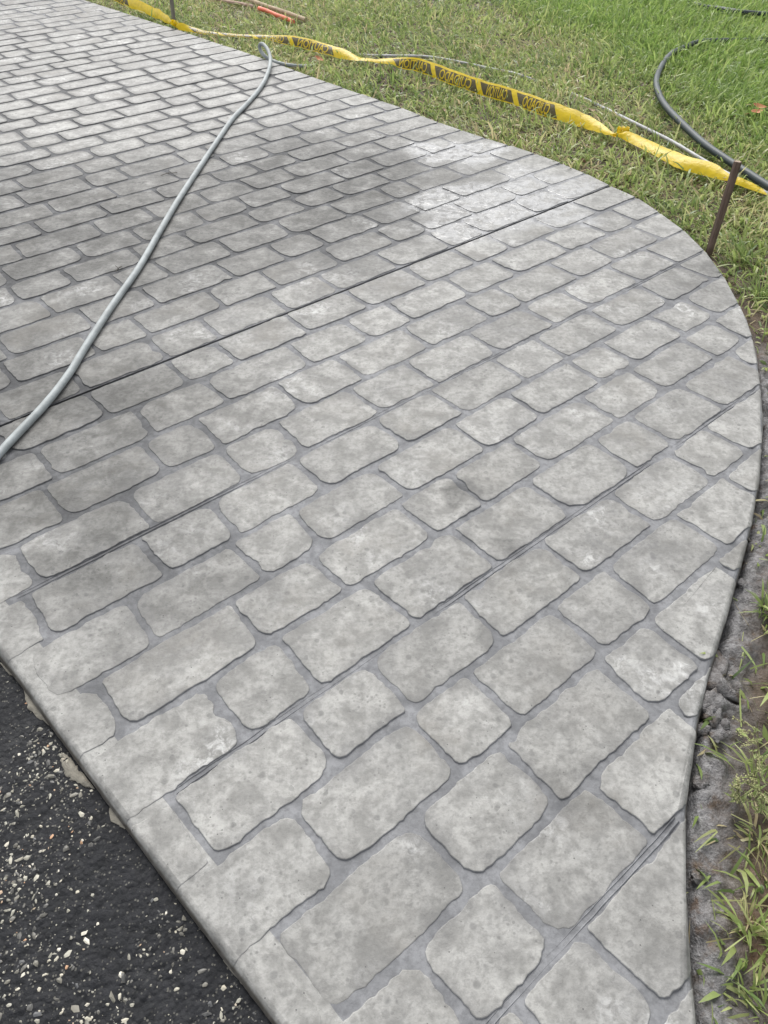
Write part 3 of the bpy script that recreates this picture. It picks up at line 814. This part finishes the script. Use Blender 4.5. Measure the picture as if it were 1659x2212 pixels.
class Ribbon:
    """rows: (dx, dy, z of the lower edge, width, lean in degrees from lying flat away from the camera)"""
    def __init__(s, rows, n=10, seed=0, crumple=.004):
        lo = []; hi = []
        pts = [at(r[0], r[1], r[2]) for r in rows]
        for i, r in enumerate(rows):
            a = pts[max(0, i-1)]; b_ = pts[min(len(pts)-1, i+1)]; t = (b_-a); t.z = 0; t.normalize()
            side = Vector((-t.y, t.x, 0))
            if side.y < 0: side = -side
            g = math.radians(r[4]); lo.append(pts[i]); hi.append(pts[i]+(side*math.cos(g)+Vector((0, 0, math.sin(g))))*r[3])
        s.lo = spline(lo, n); s.hi = spline(hi, n)
        for k in range(len(s.lo)):
            s.lo[k] = s.lo[k]+Vector((0, .3, 1))*crumple*n1(k*.45, seed+1); s.hi[k] = s.hi[k]+Vector((0, .5, 1))*crumple*n1(k*.38, seed+2)
        mid = [(a+b_)/2 for a, b_ in zip(s.lo, s.hi)]
        s.s = [0]
        for a, b_ in zip(mid[:-1], mid[1:]): s.s.append(s.s[-1]+(b_-a).length)
    def point(s, d, v, lift=0.0):
        i = min(max(int(np.searchsorted(s.s, d))-1, 0), len(s.s)-2)
        f = (d-s.s[i])/max(1e-6, s.s[i+1]-s.s[i])
        a = s.lo[i].lerp(s.lo[i+1], f); b_ = s.hi[i].lerp(s.hi[i+1], f)
        t = (s.lo[i+1]-s.lo[i]).normalized(); nrm = (b_-a).cross(t).normalized()
        if nrm.dot(Vector((0, -1, .6))) < 0: nrm = -nrm
        w = (b_-a).length
        bow = math.sin(math.pi*v)*w*.10
        return a.lerp(b_, v)+nrm*(bow+lift)
    def build(s, name, parent, cols=6):
        V = []; F = []; N = len(s.s)
        for d in s.s:
            for k in range(cols+1): V.append(s.point(d, k/cols))
        for i in range(N-1):
            for k in range(cols):
                a = i*(cols+1)+k; F.append((a, a+1, a+cols+2, a+cols+1))
        return link(name, mesh(name, V, F, True), M_TAPE, parent)
    def dist_of(s, dx):
        best = min(range(len(s.s)), key=lambda k: abs(pix((s.lo[k]+s.hi[k])/2)[0]-dx)); return s.s[best]
def text_geo(word):
    cu = bpy.data.curves.new('lettering', 'FONT'); cu.body = word; cu.size = 1.0; cu.offset = .02; cu.resolution_u = 3
    ob = bpy.data.objects.new('lettering', cu); col.objects.link(ob)
    dg = bpy.context.evaluated_depsgraph_get(); me = bpy.data.meshes.new_from_object(ob.evaluated_get(dg))
    bpy.data.objects.remove(ob); bpy.data.curves.remove(cu)
    bm = bmesh.new(); bm.from_mesh(me); bpy.data.meshes.remove(me)
    bmesh.ops.subdivide_edges(bm, edges=[e for e in bm.edges if e.calc_length() > .25], cuts=2)
    bmesh.ops.triangulate(bm, faces=bm.faces[:])
    V = np.array([v.co[:] for v in bm.verts]); F = [tuple(v.index for v in f.verts) for f in bm.faces]; bm.free()
    V[:, 0] -= V[:, 0].min(); V[:, 1] -= V[:, 1].min(); V[:, 0] /= V[:, 0].max(); V[:, 1] /= V[:, 1].max()
    return V, F
WORDS = {w: text_geo(w) for w in ('CAUTION', 'CUIDADO')}
def panel_print(rib, strip, d0, d1, word, v0=.08, v1=.84):
    """a black slanted block with the word left in yellow, read from the back of the tape"""
    L = d1-d0; sl = .062
    V = []; F = []; n = 26
    for i in range(n+1):
        for k in range(5):
            v = v0+(v1-v0)*k/4; d = d0+L*i/n + sl*(.5-k/4)
            V.append(rib.point(d, v, .0007))
    for i in range(n):
        for k in range(4):
            a = i*5+k; F.append((a, a+1, a+6, a+5))
    blk = link('ink_block', mesh('ink_block', V, F, True), M_INK, strip)
    T, TF = WORDS[word]
    VV = [rib.point(d1-.046-(L-.092)*x - .15*sl*(y-.5), v0+(v1-v0)*(.03+.94*y), .0014) for x, y, _ in T]
    link('lettering', mesh('lettering', VV, TF), M_TAPE, strip)

# stretch from beyond the frame down to the grey stake
r1 = Ribbon([(150, -38, .02, .07, 60), (240, -2, .01, .07, 62), (283, 17, .0, .072, 64), (333, 38, -.01, .07, 60), (360, 50, -.01, .05, 62), (374, 55, .0, .02, 70)], 10, 3, .006)
s1 = r1.build('tape_strip', tape)
for k, w_ in enumerate(('CAUTION', 'CUIDADO', 'CAUTION')): panel_print(r1, s1, .12+.34*k, .43+.34*k, w_)
# from the stake to the knot
r2 = Ribbon([(380, 60, 0.006, 0.022, 54), (392, 66, -0.009, 0.055, 56), (420, 71, -0.014, 0.050, 24), (470, 76, -0.014, 0.038, 16), (530, 81, -0.014, 0.039, 18), (580, 86, -0.014, 0.051, 28), (612, 95, -0.016, 0.069, 46), (663, 107, -0.018, 0.077, 48),
  (703, 118, -0.016, 0.077, 42), (740, 128, -0.014, 0.072, 34), (768, 131, -0.006, 0.055, 12), (790, 133, -0.002, 0.055, 8), (826, 137, -0.010, 0.057, 19), (870, 149, -0.016, 0.079, 54), (900, 155, -0.020, 0.084, 62), (936, 168, -0.020, 0.084, 60), (986, 187, -0.020, 0.084, 60), (1036, 204, -0.020, 0.084, 60),
  (1106, 226, -0.020, 0.086, 58), (1139, 238, -0.020, 0.088, 56), (1206, 260, -0.020, 0.086, 50), (1256, 275, -0.018, 0.077, 44), (1293, 287, -0.009, 0.051, 38), (1322, 293, 0.006, 0.015, 44)], 8, 5, .0045)
s2 = r2.build('tape_strip', tape)
xs = [404, 470, 545, 625, 722, 846, 938, 1033, 1114, 1210]
wd = ['CUIDADO', 'CAUTION', 'CUIDADO', 'CAUTION', 'CUIDADO', 'CAUTION', 'CUIDADO', 'CAUTION', 'CUIDADO']
for k in range(len(wd)):
    if k == 4: continue
    a, b_ = r2.dist_of(xs[k]), r2.dist_of(xs[k+1])
    panel_print(r2, s2, a+.030, b_-.016, wd[k])
# from the knot past the wooden stake
r3 = Ribbon([(1334, 295, 0.008, 0.021, 40), (1346, 301, -0.002, 0.059, 30), (1373, 315, -0.010, 0.072, 22), (1423, 341, -0.014, 0.078, 26), (1466, 364, -0.014, 0.084, 34), (1523, 380, -0.012, 0.078, 40), (1569, 391, -0.002, 0.037, 42), (1589, 398, -0.004, 0.045, 30), (1619, 409, -0.010, 0.039, 30), (1652, 420, -0.012, 0.026, 20), (1720, 445, -0.012, 0.039, 20)], 10, 8, .0015)
r3.build('tape_strip', tape)
def knot(dx, dy, z, sz, seed, parent):
    """a few crossed loops of bunched tape"""
    c = at(dx, dy, z); V = []; F = []; rnd = random.Random(seed)
    for L in range(4):
        ax = Vector((rnd.uniform(-1, 1), rnd.uniform(-.5, .5), rnd.uniform(-.2, 1))).normalized()
        u_ = ax.orthogonal().normalized(); v_ = ax.cross(u_); R_ = sz*rnd.uniform(.45, .9); w = sz*rnd.uniform(.35, .65)
        o = Vector((rnd.uniform(-.5, .5), rnd.uniform(-.3, .3), rnd.uniform(0, .5)))*sz; b0 = len(V); N = 14; arc = rnd.uniform(3.6, 5.8)
        for i in range(N+1):
            a = arc*i/N; rr = R_*(1+.25*n1(i*.7, seed+L))
            for k in range(4): V.append(c+o+u_*(rr*math.cos(a))+v_*(rr*math.sin(a)*.7)+ax*(w*(k/3-.5)+.2*w*n1(i*.5+k, seed)))
        for i in range(N):
            for k in range(3): a = b0+i*4+k; F.append((a, a+1, a+5, a+4))
    link('knot', mesh('knot', V, F, True), M_TAPE, parent)
knot(1340, 288, .012, .036, 4, tape); knot(1352, 286, .012, .026, 14, tape); knot(1327, 292, .004, .016, 9, tape)
knot(377, 53, .02, .035, 6, tape)

# ------------------------------------------------------------------ twigs, leaves
M_TWIG = simple('twig', (.06, .05, .04), .8)
def twig(dx, dy, L, ang, label):
    c = at(dx, dy, .004); d = Vector((math.cos(ang), math.sin(ang), 0)); s_ = Vector((-d.y, d.x, 0))
    o = empty('twig', c); tag(o, label, 'twig')
    link('stem', tube_mesh('stem', spline([c-d*L*.5, c-d*L*.1+s_*L*.06+Vector((0, 0, .003)), c+d*L*.2-s_*L*.04+Vector((0, 0, .004)), c+d*L*.5], 4), .0016, 6), M_TWIG, o)
    link('side_shoot', tube_mesh('side_shoot', spline([c-d*L*.05, c+s_*L*.2+d*L*.08+Vector((0, 0, .006)), c+s_*L*.35+d*L*.1+Vector((0, 0, .010))], 4), .0011, 6), M_TWIG, o)
twig(365, 376, .085, .5, 'dark forked twig lying on a dry stone of the driveway')
twig(257, 581, .05, 1.35, 'tiny dark twig lying on the damp stones beside the thick hose')
def leaf_mat(name, rgb):
    b = NB(name); c = b.mix(b.rng(b.noise(b.pos(), 60, 3), .3, .7), tuple(x*.7 for x in rgb), rgb); b.put(b.b, 'Base Color', c); b.put(b.b, 'Roughness', .65); return b.m
def dead_leaf(dx, dy, z, L, ang, tilt, mat, label, group=None):
    c = at(dx, dy, z); bm = []; V = []; F = []; N = 9
    for i in range(N+1):
        t = i/N; w = L*.26*math.sin(math.pi*min(1, t*.96+.03))**.8; x = (t-.5)*L; curl = .35*L*(t-.5)**2*2
        for k in (-1, -.5, 0, .5, 1): V.append(Vector((x, k*w*(1+.12*n1(t*6, int(k*2+5))), curl+abs(k)*w*.45+.05*L*n1(t*4+k, 7))))
    for i in range(N):
        for k in range(4): a = i*5+k; F.append((a, a+1, a+6, a+5))
    me = mesh('dead_leaf', V, F, True)
    sk = [Vector((-.5*L, 0, .0)), Vector((-.75*L, .03*L, .03*L)), Vector((-.95*L, .0, .0))]
    o = bpy.data.objects.new('dead_leaf', me); col.objects.link(o); me.materials.append(mat); o.location = c; o.rotation_euler = (tilt[0], tilt[1], ang)
    st = link('leaf_stalk', tube_mesh('leaf_stalk', spline(sk, 4), .001, 5), mat); st.parent = o; st.matrix_parent_inverse = Matrix()
    tag(o, label, 'leaf', group)
ML1 = leaf_mat('leaf_orange', (.50, .20, .09)); ML2 = leaf_mat('leaf_pink', (.33, .19, .15)); ML3 = leaf_mat('leaf_tan', (.42, .30, .20))
dead_leaf(1640, 232, .012, .085, -.3, (.3, .1), ML1, 'upper of two orange brown dead leaves in the lawn beyond the dark hose')
dead_leaf(1634, 243, .012, .080, .2, (.2, -.1), ML1, 'lower of two orange brown dead leaves in the lawn beyond the dark hose')
dead_leaf(1258, 350, .0, .060, 1.4, (.5, .6), ML2, 'pinkish dead leaf standing in the grass beside the driveway edge')
dead_leaf(1277, 239, .012, .05, .1, (.2, .2), ML3, 'small tan dead leaf in the grass between tape and thin hose')
dead_leaf(690, 129, .0, .07, -.5, (.2, .3), ML1, 'rusty dead leaf in the grass in front of the sagging tape')
dead_leaf(957, 238, -.005, .05, 1.2, (.8, .2), ML3, 'pale dry leaf tip at the driveway edge under the lettered tape')
# ------------------------------------------------------------------ grass
def blades(name, P, L, Wd, az, lean, bend, tint, mat):
    """each blade: a tapering strip of three pieces, bent over"""
    n = len(P); V = np.zeros((n, 7, 3), np.float32)
    cur = np.array(P, float); side = np.stack([-np.sin(az), np.cos(az), np.zeros(n)], 1)
    roll = RNG.uniform(-.9, .9, n)
    a = lean.copy(); segs = (.38, .34, .28); ws = (.75, 1.0, .72)
    for k in range(3):
        dirn = np.stack([np.cos(az)*np.sin(a), np.sin(az)*np.sin(a), np.cos(a)], 1)
        nrm = np.cross(dirn, side); sd = side*np.cos(roll)[:, None]+nrm*np.sin(roll)[:, None]
        h = sd*(Wd*ws[k]*.5)[:, None]
        V[:, 2*k] = cur-h; V[:, 2*k+1] = cur+h
        cur = cur+dirn*(L*segs[k])[:, None]; a = a+bend*segs[k]
    V[:, 6] = cur
    b = (np.arange(n)*7)[:, None]
    quads = np.concatenate([b+np.array([[0, 1, 3, 2]]), b+np.array([[2, 3, 5, 4]])]); tris = b+np.array([[4, 5, 6]])
    me = big_mesh(name, V.reshape(-1, 3), tris, quads, True)
    me.attributes.new('tint', 'FLOAT', 'POINT').data.foreach_set('value', np.repeat(tint, 7).astype(np.float32))
    return me
def grass_mat():
    b = NB('grass_blade'); t = b.new('ShaderNodeAttribute', attribute_name='tint').outputs['Fac']
    r = b.new('ShaderNodeValToRGB'); b.put(r, 0, t); e = r.color_ramp.elements
    e[0].position = 0; e[0].color = (.065, .110, .035, 1); e[1].position = 1; e[1].color = (.500, .410, .250, 1)
    for p_, c in ((.22, (.120, .190, .060, 1)), (.42, (.22, .30, .085, 1)), (.58, (.32, .40, .125, 1)), (.72, (.43, .47, .20, 1)), (.86, (.50, .46, .24, 1))):
        x = e.new(p_); x.color = c
    lush = b.new('ShaderNodeAttribute', attribute_name='tint')
    P = b.pos(); z = b.noise(P, 1.1, 3)
    lu = b.new('ShaderNodeAttribute', attribute_name='lush').outputs['Fac']
    vivid = b.mix(t, (.11, .22, .03), (.36, .50, .13))
    c = b.mix(b.math('MULTIPLY', lu, .64), r.outputs[0], vivid)
    c = b.mix(b.rng(b.noise(P, 130, 2),  .3, .7, 0, .22), c, (.19, .22, .12))
    b.put(b.b, 'Base Color', c); b.put(b.b, 'Roughness', .36); b.b.inputs['Specular IOR Level'].default_value = .5
    tr = b.new('ShaderNodeBsdfTranslucent'); b.put(tr, 'Color', b.scalec(c, 1.25))
    mx = b.new('ShaderNodeMixShader'); mx.inputs[0].default_value = .42
    b.l.new(b.b.outputs[0], mx.inputs[1]); b.l.new(tr.outputs[0], mx.inputs[2]); b.l.new(mx.outputs[0], b.out.inputs['Surface'])
    return b.m
M_GRASS = grass_mat()
def lush_at(x, y):
    """1 in the thick bright grass of the far right, 0 in the thin mown part"""
    L_ = at(1150, 40); R_ = at(1659, 300)
    d = (R_-L_); nrm = Vector((-d.y, d.x, 0)).normalized()
    if nrm.y < 0: nrm = -nrm
    s_ = (x-L_.x)*nrm.x+(y-L_.y)*nrm.y
    return np.clip((s_+.35*(fbm(x*1.3, y*1.3, 61)-.5)*2)/.7+.35, 0, 1)
def lawn():
    N = 640000
    x = RNG.uniform(-4.3, 5.0, N); y = RNG.uniform(.3, 11.0, N)
    d = edge_dist(x, y); q = -x*UY+y*UX
    px = CX+FPX*x/(y*fwd.y+.0+ (CAM_H)*sp)            # rough picture column, only to drop what lies far outside
    dist = np.hypot(x, y)
    bare = fbm(x*2.2, y*2.2, 81, 3)
    lush = lush_at(x, y)
    dens = np.clip(.95-.05*dist, .3, 1)*np.clip(.5+1.1*(bare-.28), .32, 1)*(1+.5*lush)
    near = np.clip((3.25-y)/.8, 0, 1)*np.clip(1-(d-.34)/.35, 0, 1); dens = dens*(1-.88*near)
    dens = dens*np.clip((d+.012)/.05, 0, 1)
    keep = (d > -.008) & (RNG.random(N) < dens) & (px > -500) & (px < 2250) & (x < 3.2+.35*y)
    x, y, d, lush, bare, dist = x[keep], y[keep], d[keep], lush[keep], bare[keep], dist[keep]; n = len(x)
    z = soil_z(x, y)-.004
    L = np.exp(RNG.normal(math.log(.064), .36, n))*(1+.3*lush); L = np.clip(L, .02, .20)
    Wd = np.clip(RNG.normal(.0088, .0027, n), .003, .016)*(1+.0*lush)
    az = RNG.uniform(0, 2*math.pi, n) + .0
    flow = fbm(x*.9, y*.9, 14)*9.0
    az = np.where(RNG.random(n) < .45, flow+RNG.normal(0, .7, n), az)
    lean = np.abs(RNG.normal(.75, .38, n))*(1-.35*lush); bend = RNG.normal(1.0, .6, n)
    # blades at the slab lean away from it or just over its rim
    dry = fbm(x*1.1, y*1.1, 91, 3)
    tint = np.clip(RNG.normal(.55, .19, n)+.45*(dry-.5)*(1-lush)-.05*lush+ (RNG.random(n) < .10*(1-lush))*.4, 0, 1)
    me = blades('lawn_grass', np.stack([x, y, z], 1), L, Wd, az, lean, bend, tint, M_GRASS)
    me.attributes.new('lush', 'FLOAT', 'POINT').data.foreach_set('value', np.repeat(lush, 7).astype(np.float32))
    o = link('lawn_grass', me, M_GRASS); tag(o, 'coarse mown green grass of the lawn beside the driveway', 'grass', kind='stuff')
    # flat dead thatch between the living blades
    k = 52000; i = RNG.integers(0, n, k)
    tx, ty = x[i]+RNG.normal(0, .03, k), y[i]+RNG.normal(0, .03, k); ok = edge_dist(tx, ty) > .004; tx, ty = tx[ok], ty[ok]; k = len(tx)
    me = blades('thatch', np.stack([tx, ty, soil_z(tx, ty)+RNG.uniform(.0, .012, k)], 1), np.clip(RNG.normal(.055, .02, k), .015, .12), np.clip(RNG.normal(.0035, .001, k), .0015, .006),
                RNG.uniform(0, 6.28, k), RNG.normal(1.45, .12, k), RNG.normal(0, .3, k), np.clip(RNG.normal(.72, .15, k), 0, 1), M_GRASS)
    tag(link('thatch', me, M_GRASS), 'dry straw coloured thatch lying between the grass blades', 'thatch', kind='stuff')
    print('blades', n)
lawn()

def tuft(dx, dy, n, L, spread, tmean, label, group, upright=.45):
    c = at(dx, dy, -.05); zz = float(soil_z(np.array([c.x]), np.array([c.y]))[0]); c.z = zz
    a = RNG.uniform(0, 6.28, n); r = np.abs(RNG.normal(0, spread, n))
    x, y = c.x+r*np.cos(a), c.y+r*np.sin(a)
    ok = edge_dist(x, y) > .012; x, y, a = x[ok], y[ok], a[ok]; n = len(x)
    P = np.stack([x, y, soil_z(x, y)-.004], 1)
    me = blades('grass_tuft', P, np.clip(RNG.normal(L, L*.3, n), .02, .3), np.clip(RNG.normal(.0046, .0012, n), .002, .008), a+RNG.normal(0, .5, n),
                np.abs(RNG.normal(upright, .3, n)), RNG.normal(1.1, .5, n), np.clip(RNG.normal(tmean, .13, n), 0, 1), M_GRASS)
    tag(link('grass_tuft', me, M_GRASS), label, 'grass tuft', group)
G = 'grass tufts on the muddy verge'
tuft(1640, 640, 90, .085, .045, .36, 'dense green grass tuft on the verge just past the curve of the driveway', G)
tuft(1608, 560, 70, .10, .05, .46, 'grass tuft growing beside the foot of the wooden stake', G, .6)
tuft(1653, 1335, 60, .055, .022, .40, 'small green grass tuft in grey mud beside the widest muddy clods', G)
tuft(1648, 1700, 26, .10, .03, .50, 'leggy pale grass tuft beside the seeding weed', G, .5)
tuft(1640, 1810, 50, .06, .03, .80, 'dry straw coloured grass tuft in brown soil', G, .9)
tuft(1650, 1905, 26, .085, .02, .42, 'broad green grass tuft by the tan dry tuft', G, .6)
tuft(1612, 2010, 34, .055, .03, .68, 'half dry grass tuft on dark brown soil', G, .7)
tuft(1655, 2060, 40, .07, .03, .55, 'thin grass tuft at the brown soil bank', G, .6)
tuft(1600, 2140, 14, .06, .016, .48, 'small sparse grass tuft with few blades near the slab end', G, .5)
tuft(1650, 2190, 40, .06, .03, .60, 'yellowing grass tuft near the slab end', G, .7)
# loose straw on the verge
def straw():
    n = 900; x = RNG.uniform(.5, 1.9, n); y = RNG.uniform(.15, 2.7, n); d = edge_dist(x, y)
    keep = (d > .05+.05*RNG.random(n)) & (fbm(x*5, y*5, 55, 3) > .47); x, y = x[keep], y[keep]; n = len(x)
    me = blades('straw', np.stack([x, y, soil_z(x, y)+RNG.uniform(.001, .012, n)], 1), np.clip(RNG.normal(.055, .025, n), .015, .13), np.clip(RNG.normal(.0022, .0006, n), .001, .004),
                RNG.uniform(0, 6.28, n), RNG.normal(1.42, .16, n), RNG.normal(0, .4, n), np.clip(RNG.normal(.88, .09, n), 0, 1), M_GRASS)
    tag(link('straw', me, M_GRASS), 'loose dry straw scattered on the muddy verge', 'straw', kind='stuff')
    n = 5200; x = RNG.uniform(.5, 2.6, n); y = RNG.uniform(.15, 2.75, n); d = edge_dist(x, y)
    keep = (d > .07+.09*vnoise(x*6, y*6, 77)) & (fbm(x*4, y*4, 56, 3) > .40); x, y = x[keep], y[keep]; n = len(x)
    me = blades('verge_grass', np.stack([x, y, soil_z(x, y)-.003], 1), np.clip(RNG.normal(.045, .016, n), .012, .11), np.clip(RNG.normal(.0040, .0012, n), .0015, .007),
                RNG.uniform(0, 6.28, n), np.abs(RNG.normal(.8, .4, n)), RNG.normal(.9, .5, n), np.clip(RNG.normal(.50, .2, n), 0, 1), M_GRASS)
    tag(link('verge_grass', me, M_GRASS), 'short thin grass growing through the soil of the verge', 'grass', kind='stuff')
straw()
# clods of slurry-grey mud squeezed out beside the slab
def clods():
    rnd = random.Random(5)
    V = []; T = []; base = 0
    ico = bmesh.new(); bmesh.ops.create_icosphere(ico, subdivisions=3, radius=1.0)
    bv = [v.co.copy() for v in ico.verts]; bf = np.array([[v.index for v in f.verts] for f in ico.faces]); ico.free()
    spots = [(1548, 1440, .026), (1540, 1480, .034), (1528, 1522, .030), (1536, 1548, .020), (1518, 1578, .018), (1545, 1600, .013), (1600, 1265, .014), (1506, 1700, .012), (1502, 1905, .012), (1560, 1570, .012)]
    for dx, dy, r in spots:
        c = at(dx, dy, -.045); c.z = float(soil_z(np.array([c.x]), np.array([c.y]))[0])+r*.1
        s_ = Vector((rnd.uniform(.8, 1.2), rnd.uniform(1.0, 1.6), rnd.uniform(.6, .85)))*r*1.05; o = Vector((rnd.random()*9, rnd.random()*9, rnd.random()*9)); a = rnd.random()*3
        out = []
        for v in bv:
            k = 1+.42*mnoise.noise(v*1.5+o)+.42*mnoise.noise(v*3.7+o)+.30*mnoise.noise(v*8+o)
            w = Vector((v.x*s_.x, v.y*s_.y, v.z*s_.z))*k; w.rotate(Matrix.Rotation(a, 3, 'Z')); out.append((c+w)[:])
        V += out; T.append(bf+base); base += len(bv)
    me = big_mesh('mud_clods', np.array(V), np.concatenate(T), np.zeros((0, 4), int), True)
    me.attributes.new('slurry', 'FLOAT', 'POINT').data.foreach_set('value', np.full(len(V), .75, np.float32))
    tag(link('mud_clods', me, M_SOIL), 'lumpy grey clods of mud squeezed up beside the driveway edge', 'mud', kind='stuff')
clods()
# two seeding weeds
M_WEED = leaf_mat('weed_leaf', (.20, .24, .08)); M_STEM = leaf_mat('weed_stem', (.22, .21, .10)); M_POD = leaf_mat('weed_pod', (.42, .42, .20))
def weed(dx, dy, H, lean, seed, label):
    rnd = random.Random(seed); c = at(dx, dy, -.05); c.z = float(soil_z(np.array([c.x]), np.array([c.y]))[0])-.003
    root = tag(empty('seeding_weed', c), label, 'weed', 'seeding weeds on the verge')
    top = c+Vector((lean[0], lean[1], H)); main = spline([c, c+Vector((lean[0]*.2, lean[1]*.3, H*.4)), c+Vector((lean[0]*.6, lean[1]*.7, H*.75)), top], 8)
    link('stem', tube_mesh('stem', main, lambda t: .0018*(1-.6*t), 6), M_STEM, root)
    LV, LF, PV, PF, SV = [], [], [], [], []
    def leaf(p, d, L):
        s_ = d.cross(Vector((0, 0, 1))).normalized()*L*.13; b0 = len(LV)
        LV.extend([p, p+d*L*.4+s_, p+d*L+Vector((0, 0, -.2*L)), p+d*L*.4-s_]); LF.append((b0, b0+1, b0+2, b0+3))
    def pod(p, r):
        b0 = len(PV); PV.extend([p+Vector(v)*r for v in ((1, 0, 0), (0, 1, 0), (-1, 0, 0), (0, -1, 0), (0, 0, .6), (0, 0, -.6))])
        PF.extend([(b0+a, b0+(a+1) % 4, b0+4) for a in range(4)]+[(b0+(a+1) % 4, b0+a, b0+5) for a in range(4)])
    for k in range(9):
        i = int(len(main)*(.12+.80*k/9)); p = main[i]; a = rnd.uniform(0, 6.28); d = Vector((math.cos(a), math.sin(a), rnd.uniform(.3, .9))).normalized()
        br = spline([p, p+d*H*.16+Vector((0, 0, .004)), p+d*H*rnd.uniform(.28, .42)], 6)
        link('branch', tube_mesh('branch', br, .0009, 5), M_STEM, root)
        for j, b_ in enumerate(br[2:]):
            a2 = rnd.uniform(0, 6.28); dd = Vector((math.cos(a2), math.sin(a2), .3)).normalized()
            if k < 4 or j < 3: leaf(b_, dd, rnd.uniform(.010, .020))
            if k > 2: pod(b_+dd*.004, rnd.uniform(.0016, .0026)); pod(b_-dd*.004, rnd.uniform(.0014, .0024))
    link('leaves', mesh('leaves', LV, LF), M_WEED, root)['kind'] = 'stuff'
    link('seed_pods', mesh('seed_pods', PV, PF, True), M_POD, root)['kind'] = 'stuff'
weed(1620, 1700, .17, (-.03, .05), 3, 'tall seeding weed with tiny pale pods leaning towards the slab')
weed(1640, 1760, .10, (-.05, .01), 8, 'shorter bushy seeding weed with yellow green heads')
weed(1585, 1745, .06, (-.015, .01), 12, 'lowest seeding weed sprawling on the mud by the slab')
